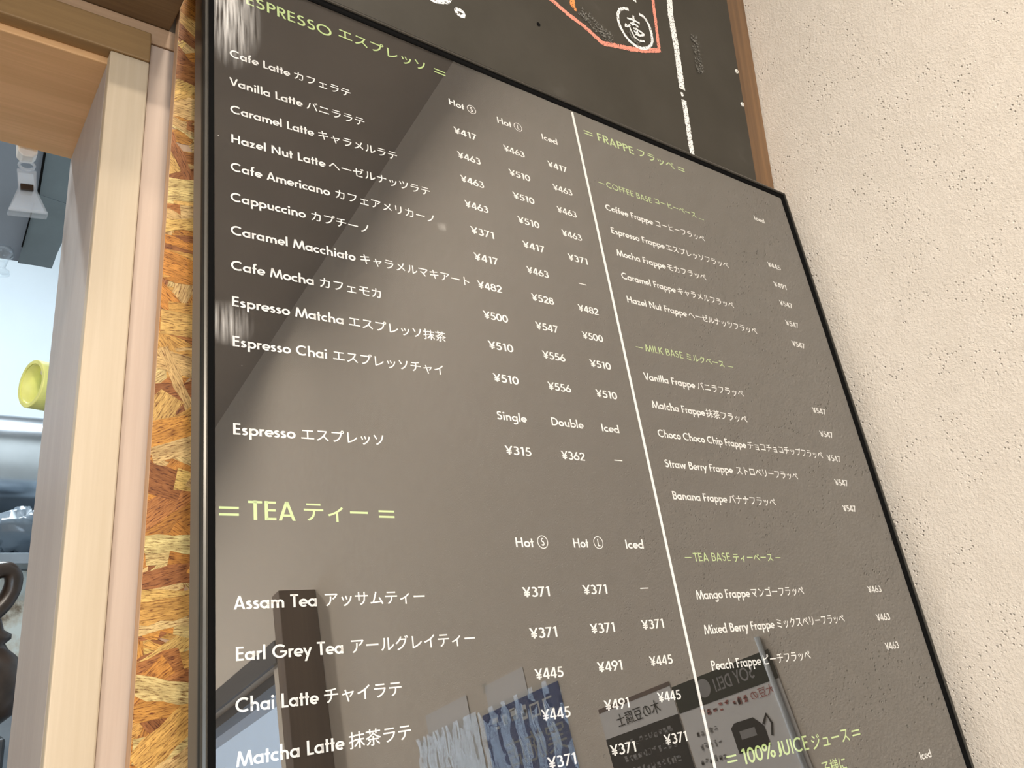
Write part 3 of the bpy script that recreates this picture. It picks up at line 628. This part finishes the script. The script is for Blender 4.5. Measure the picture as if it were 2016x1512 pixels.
# prices
def price(s, x0, z0, x1=None, cap=7.0):
    m = MB(); latin(m, '¥' + s, x0, x1 or x0 + 23.6, lambda x: z0, cap, MM, W * 0.95); printed(m, 'price_lettering', 'white_ink')
def dash(x0, x1, z0):
    printed(MB().box(x0 / 1000, x1 / 1000, 0.0, 0.0003, (z0 - 0.4) / 1000, (z0 + 0.4) / 1000), 'dash_mark', 'white_ink')
PR = [(-80.9, (211.4, 266.4, 319.4), '417 463 417'), (-108.1, (211.6, 268.0, 320.2), '463 510 463'), (-134.0, (211.2, 267.9, 319.9), '463 510 463'), (-160.3, (211.7, 268.6, 320.3), '463 510 463'),
      (-186.4, (214.0, 269.5, 322.0), '371 417 371'), (-212.8, (213.4, 268.8, None), '417 463 -'), (-240.0, (212.8, 269.0, 322.0), '482 528 482'), (-267.9, (214.2, 268.0, 320.6), '500 547 500'),
      (-295.0, (214.8, 270.0, 323.2), '510 556 510'), (-323.6, (215.0, 270.0, 323.2), '510 556 510'), (-383.6, (216.2, 271.4, None), '315 362 -'),
      (-489.7, (213.2, 269.4, None), '371 371 -'), (-517.8, (214.1, 270.0, 322.8), '371 371 371'), (-544.7, (213.4, 270.5, 323.7), '445 491 445'), (-570.6, (214.0, 270.6, 324.6), '445 491 445'), (-599.6, (213.2, 269.0, 322.6), '371 371 371')]
for zt, xs, ss in PR:
    for x, s in zip(xs, ss.split()):
        if s == '-': dash(328.4, 337.6, zt - 4.1)
        else: price(s, x, zt - 7.1)
for s, zb in (('445', -122.0), ('491', -149.2), ('547', -174.6), ('547', -201.0), ('547', -227.8), ('547', -310.4), ('547', -338.4), ('547', -366.4), ('547', -393.8), ('547', -422.4), ('463', -507.2), ('463', -535.1), ('463', -562.9)):
    price(s, 651.4, zb, 675.2, 6.8)
bpy.data.objects.remove(FO)
# ledge that carries the frame, below the picture
tag(MB().box(0.11, 0.90, 0.34, 0.585, z(-0.555), z(-0.524)).build('wall_ledge', 'board_wood', bevel=0.003), 'plain wooden ledge under the framed menu', 'shelf')

# ------------------------------------------------------------------ notices on the stucco wall (seen mirrored in the menu glass)
def on_wall(name, label, yl, zt, cat, group=None):      # frame: x runs away from the corner (reading direction), z up, y into the wall
    e = empty(name, (0, 0, 0), label, cat, group)
    e.matrix_world = Matrix(((0, 1, 0, XR), (-1, 0, 0, yl), (0, 0, 1, zt + ZC), (0, 0, 0, 1))); return e
def wtext(par, s, x0, x1, zb, em, mat, latin_=False, name='lettering', y=-0.0022):
    m = MB(); M = lambda x, zz: (x, y, zz)
    if latin_: latin(m, s, x0, x1, lambda x: zb, em, M)
    else: kana(m, s, x0, x1, lambda x: zb, em, M)
    return m.build(name, mat, par)
FC = bpy.data.curves.new('kana', 'FONT'); FC.resolution_u = 2; FO = bpy.data.objects.new('kana', FC); C.objects.link(FO)
def film(par, x0, x1, z0, z1, name='sleeve'):
    m = MB(); nx, nz = 22, 22; rnd = random.Random(3)
    for i in range(nx + 1):
        for k in range(nz + 1): m.v.append((x0 + (x1 - x0) * i / nx, -0.0046 + 0.0010 * math.sin(i * 1.7 + math.sin(k * 1.3)) + rnd.uniform(-0.0007, 0.0007), z0 + (z1 - z0) * k / nz))
    m.f = [(i * (nz + 1) + k, (i + 1) * (nz + 1) + k, (i + 1) * (nz + 1) + k + 1, i * (nz + 1) + k + 1) for i in range(nx) for k in range(nz)]
    return m.build(name, 'clear_acrylic', par, smooth=True)
n1 = on_wall('deli_notice', 'white and dark green SOY DELI notice taped to the stucco wall', 0.238, 0.005, 'notice')
MB().box(0, 0.180, -0.0014, -0.0004, -0.245, 0).build('sheet', 'white_paper', n1)
MB().box(0, 0.180, -0.0019, -0.0014, -0.036, 0).build('header_band', 'flyer_green', n1)
wtext(n1, 'SOY DELI', 0.034, 0.104, -0.026, 0.0165, 'flyer_grey', True)
MB().lathe([(0.0001, -0.0021), (0.012, -0.0021), (0.012, -0.0019)], (0.123, 0, -0.016), 'y', 24).build('emblem', 'flyer_grey', n1)
wtext(n1, '大豆の', 0.012, 0.052, -0.050, 0.013, 'flyer_red')
def marks(par, x0, x1, zb, h, mat, seed, y=-0.0022):          # a line of small print too blurred to read
    r = random.Random(seed); m = MB(); x = x0
    while x < x1:
        for k in range(3):
            a, b = sorted((r.uniform(0, h), r.uniform(0, h))); q = x + r.uniform(0, h * 0.3)
            m.box(q, q + r.uniform(0.3, 0.7) * h, y, y + 0.0002, zb + a, zb + max(b, a + h * 0.16))
        x += h * 1.1
    return m.build('small_print', mat, par)
marks(n1, 0.056, 0.135, -0.050, 0.010, 'flyer_red', 1)
m = MB(); m.prism([(0.047, -0.0015, -0.105), (0.100, -0.0015, -0.105), (0.100, -0.0015, -0.074), (0.092, -0.0015, -0.069), (0.060, -0.0015, -0.069), (0.047, -0.0015, -0.082)], (0, -0.0005, 0)).build('picture_bottle', 'flyer_black', n1)
MB().box(0.062, 0.088, -0.0024, -0.0020, -0.090, -0.080).build('picture_label', 'flyer_grey', n1)
MB().tube([(0.047, -0.0017, -0.080), (0.038, -0.0017, -0.070), (0.034, -0.0017, -0.082), (0.040, -0.0017, -0.095)], 0.0016, 6).build('picture_handle', 'flyer_black', n1)
for i in range(5): marks(n1, 0.122, 0.160 + 0.003 * (i % 3), -0.072 - i * 0.017, 0.0075, 'flyer_grey', 10 + i)
MB().tube([(0.009, -0.0035, -0.245), (0.009, -0.0035, 0.018)], 0.0036, 12).build('edge_glint', 'sleeve_glint', n1, smooth=True)  # pale rod; window reflection along the clear sleeve's edge put into its colour

n2 = on_wall('tofu_notice', 'black notice with white title strip taped beside the deli notice', 0.055, 0.012, 'notice')
MB().box(0, 0.160, -0.0014, -0.0004, -0.21, 0).build('sheet', 'white_paper', n2)
MB().box(0, 0.160, -0.0018, -0.0014, -0.004, 0.002).build('top_strip', 'flyer_brown', n2)
MB().box(0, 0.160, -0.0018, -0.0014, -0.21, -0.042).build('black_field', 'flyer_black', n2)
wtext(n2, '木の豆腐士', 0.030, 0.125, -0.031, 0.020, 'flyer_black')
for i in range(7): marks(n2, 0.018, 0.136 - 0.012 * (i % 2), -0.062 - i * 0.019, 0.0095, 'flyer_grey', 30 + i)
n3 = on_wall('blue_notice', 'blue notice with white characters in a clear sleeve on the stucco wall', -0.185, 0.080, 'notice')
MB().box(0, 0.235, -0.0014, -0.0004, -0.30, 0).build('sheet', 'flyer_blue', n3)
wtext(n3, 'コロ', 0.020, 0.092, -0.040, 0.034, 'white_paper')
marks(n3, 0.098, 0.200, -0.038, 0.026, 'white_paper', 50)
wtext(n3, '実施店', 0.010, 0.180, -0.098, 0.050, 'flyer_grey')
marks(n3, 0.030, 0.200, -0.160, 0.03, 'white_paper', 51)
film(n3, -0.006, 0.245, -0.30, 0.008)
n4 = on_wall('white_notice', 'small plain white slip stuck above the blue notice', -0.270, 0.127, 'notice')
MB().box(0, 0.125, -0.0012, -0.0004, -0.047, 0).build('sheet', 'white_paper', n4, 0.0002)
MB().box(0.118, 0.132, -0.0016, -0.0012, -0.012, 0.005).build('tape', 'clear_acrylic', n4)
n5 = on_wall('sleeved_notice', 'white sheet in a crinkled clear sleeve beyond the blue notice', -0.440, 0.088, 'notice')
MB().box(0, 0.22, -0.0014, -0.0004, -0.30, 0).build('sheet', 'white_paper', n5)
MB().box(0.02, 0.18, -0.0018, -0.0014, -0.02, 0.04).build('folded_slip', 'white_paper', n5)
film(n5, -0.005, 0.228, -0.30, 0.004)
bpy.data.objects.remove(FO)

# ------------------------------------------------------------------ the kitchen beyond the hatch
struct('wall_kitchen', MB().box(-2.7, 1.6, 2.7, 2.8, 0, CEIL), 'kitchen_paint')
struct('wall_kitchen_side', MB().box(1.5, 1.6, 0.74, 2.7, 0, CEIL), 'kitchen_paint')
hp = empty('hanging_screen', at(60, 300, 1.0), 'screen of dark grey overlapping sheets hanging in the kitchen behind the hatch', 'screen')
def sheet(pts, Y, mat, name='screen_sheet', th=0.0012):
    return child(MB().prism([tuple(at(x, y, Y)) for x, y in pts], (0, th, 0)).build(name, mat), hp)
sheet([(-170, 150), (112, 250), (62, 440), (46, 515), (-170, 480)], 1.006, 'sheet_grey')
sheet([(98, 240), (175, 260), (140, 404), (76, 382)], 0.998, 'sheet_slate')
sheet([(76, 383), (140, 405), (132, 440), (123, 476), (116, 492), (112, 500), (108, 512), (102, 528), (70, 522), (35, 517), (46, 478)], 0.994, 'sheet_slate')
sheet([(94, 250), (99, 252), (78, 382), (73, 381)], 0.990, 'matte_black', 'seam')
sheet([(66, 398), (69, 399), (45, 486), (42, 485)], 0.990, 'matte_black', 'seam')
child(MB().tube([tuple(at(-170, 120, 1.0)), tuple(at(200, 225, 1.0))], 0.008).build('top_rod', 'shelf_steel'), hp)
for q in (-100, 120):
    a = at(q, 140 if q < 0 else 202, 1.0); child(MB().tube([tuple(a), (a.x, a.y, CEIL)], 0.003, 6).build('hanging_wire', 'shelf_steel'), hp)
# clear plastic clips
def clip(px, py, sc_, label):
    o = at(px, py, 0.756); t = empty('plastic_clip', o, label, 'clip', 'clear plastic clips')
    s = sc_
    MB().prism([(-0.0075 * s, 0, 0.012), (0.0075 * s, 0, 0.012), (0.0075 * s, 0, -0.001), (0.004 * s, 0, -0.005), (-0.004 * s, 0, -0.005), (-0.0075 * s, 0, -0.001)], (0, -0.014, 0)).build('mount', 'white_plastic', t, 0.001)
    MB().tube([(0.006 * math.cos(q * math.pi / 6), -0.004, -0.009 + 0.004 * math.sin(q * math.pi / 6)) for q in range(12)], 0.0013, 8, True).build('ring', 'clip_plastic', t, smooth=True)
    MB().prism([(-0.0075, 0, -0.012), (0.0075, 0, -0.012), (0.007, 0, -0.03), (0.015, 0, -0.052), (-0.015, 0, -0.052), (-0.007, 0, -0.03)], (0, -0.003, 0)).build('jaw', 'clip_plastic', t, 0.0008)
    MB().prism([(-0.006, 0.007, -0.012), (0.006, 0.007, -0.012), (0.006, 0.001, -0.032), (0.014, 0.0045, -0.050), (-0.014, 0.0045, -0.050), (-0.006, 0.001, -0.032)], (0, -0.003, 0)).build('jaw', 'clip_plastic', t, 0.0008)
    MB().box(-0.015, 0.015, -0.0048, 0.006, -0.0545, -0.051).build('lip', 'clip_plastic', t, 0.0008)
    MB().box(-0.0055, 0.0045, -0.0050, 0.006, -0.033, -0.027).build('spring', 'jug_glaze', t, 0.0006)
    t.rotation_euler = (0, math.radians(-7), 0)
    return t
clip(51, 312, 1.0, 'clear plastic clip with white mount hanging at the top of the serving hatch')
t = empty('plastic_hook', at(4, 505, 0.99), 'clear plastic hook at the lower edge of the hanging screen', 'hook')
MB().lathe([(0.0001, 0.012), (0.011, 0.010), (0.012, 0.002), (0.007, -0.003), (0.0045, -0.014), (0.009, -0.017), (0.010, -0.021), (0.0001, -0.022)], (0, 0, 0), 'z', 20).build('knob', 'clear_acrylic', t, smooth=True)
# roll of yellow tape on a peg behind the jamb
c = at(90, 761, 0.80); t = empty('tape_roll', c, 'roll of yellow tape on a peg behind the hatch jamb', 'tape')
MB().lathe([(0.0182, -0.0130), (0.0212, -0.0130), (0.0216, -0.0124), (0.0216, 0.0124), (0.0212, 0.0130), (0.0182, 0.0130), (0.0182, -0.0130)], (0, 0, 0), 'x', 56).build('roll', 'tape_yellow', t)
MB().lathe([(0.0181, -0.0120), (0.0181, 0.0120), (0.0172, 0.0120), (0.0172, -0.0120), (0.0181, -0.0120)], (0, 0, 0), 'x', 40).build('core', 'tape_yellow', t, smooth=True)
MB().lathe([(0.0001, -0.004), (0.0035, -0.004), (0.0035, 0.034), (0.0001, 0.034)], (0, 0, 0.0135), 'x', 12).build('peg', 'white_plastic', t)
MB().box(0.030, 0.034, -0.045, 0.006, -0.01, 0.03).build('bracket', 'white_plastic', t, 0.001)
t.rotation_euler = (0, 0, math.radians(20))
# stainless duct
c = at(60, 925, 1.5); t = empty('steel_tank', (0, 1.5, c.z - 0.085), 'horizontal polished steel tank seen through the hatch', 'tank')
MB().lathe([(0.0001, -0.7), (0.06, -0.7), (0.085, -0.67), (0.085, 0.62), (0.06, 0.65), (0.0001, 0.65)], (0, 0, 0.085), 'x', 48).build('drum', 'steel', t, smooth=True)
for x in (-0.5, 0.5): MB().box(x - 0.02, x + 0.02, -0.06, 0.06, at(40, 1108, 1.3).z + 0.0065 - t.location.z, 0.03).build('cradle', 'dark_steel', t)
base = c.z - 0.085
# low cabinet, shelf and granite splashback
zs = at(40, 1108, 1.3).z
tag(MB().box(-1.2, 0.9, 1.22, 1.62, zs - 0.008, zs + 0.006).build('steel_shelf', 'shelf_steel', bevel=0.001), 'grey steel shelf carrying the tank and the plastic bag', 'shelf')
tag(MB().box(-1.2, 0.9, 1.63, 1.66, 0.0, base + 0.05).build('splashback', 'dark_steel', bevel=0.001), 'dark steel splashback behind the plastic bag', 'splashback')
gz = at(40, 1312, 1.32).z
tag(MB().box(-1.2, 0.9, 1.32, 1.36, gz, zs - 0.0085).build('granite_slab', 'granite', bevel=0.001), 'mottled pale granite slab under the steel shelf', 'slab')
tag(MB().box(-1.2, 0.9, 1.30, 1.37, gz - 0.035, gz - 0.0005).build('dark_rail', 'dark_steel', bevel=0.001), 'dark steel rail under the granite slab', 'rail')
gz2 = at(20, 1460, 1.33).z
tag(MB().box(-1.2, 0.9, 1.31, 1.62, 0.0, gz - 0.036).build('kitchen_counter', 'shelf_steel', bevel=0.002), 'grey steel kitchen counter below the granite slab', 'counter')
# crumpled bag
t = at(44, 1074, 1.36); rnd = random.Random(5); m = MB(); R_, S_ = 14, 22
for i in range(R_ + 1):
    for k in range(S_):
        th = math.pi * i / R_; ph = 2 * math.pi * k / S_; r = 0.036 * (1 + rnd.uniform(-0.22, 0.22))
        m.v.append((r * 1.2 * math.sin(th) * math.cos(ph), r * 0.9 * math.sin(th) * math.sin(ph), r * 0.9 * math.cos(th)))
for i in range(R_):
    for k in range(S_): l = (k + 1) % S_; m.f.append((i * S_ + k, (i + 1) * S_ + k, (i + 1) * S_ + l, i * S_ + l))
o = m.build('plastic_bag', 'bag_plastic', smooth=True); o.location = (t.x, t.y, zs + 0.047); tag(o, 'crumpled bluish plastic bag on the steel shelf', 'bag')
# dark jug with a ring handle
YJ = 0.90; bc = at(-30, 1352, YJ); t = empty('ring_jug', (bc.x, bc.y, bc.z - 0.033), 'dark brown rounded jug with a ring handle at the hatch', 'jug')
bz = 0.033
MB().lathe([(0.0001, -0.033), (0.015, -0.0325), (0.025, -0.025), (0.031, -0.011), (0.0325, 0.001), (0.030, 0.014), (0.022, 0.025), (0.015, 0.031), (0.012, 0.036), (0.0165, 0.040), (0.0165, 0.044), (0.010, 0.048), (0.007, 0.058), (0.0001, 0.06)], (0, 0, bz), 'z', 40).build('body', 'jug_glaze', t, smooth=True)
rc = at(-8, 1170, YJ); off = rc - Vector((bc.x, bc.y, bc.z - 0.033))
MB().tube([(off.x - 0.004 + 0.017 * math.cos(q) + 0.004 * math.sin(q), off.y + 0.004 * math.cos(q), off.z + 0.0215 * math.sin(q) + 0.006 * math.cos(q)) for q in [2 * math.pi * k / 36 for k in range(36)]], 0.0078, 14, True).build('ring_handle', 'jug_glaze', t, smooth=True)
MB().tube([(off.x - 0.012, off.y, off.z - 0.020), (off.x * 0.5 - 0.012, 0, 0.115), (0.0, 0, 0.088)], 0.007, 10).build('handle_stem', 'jug_glaze', t, smooth=True)
tag(MB().box(-1.2, 0.0822, 0.76, 1.05, bc.z - 0.063, bc.z - 0.0331).build('hatch_counter', 'dark_steel', bevel=0.002), 'dark counter behind the hatch under the jug', 'counter')
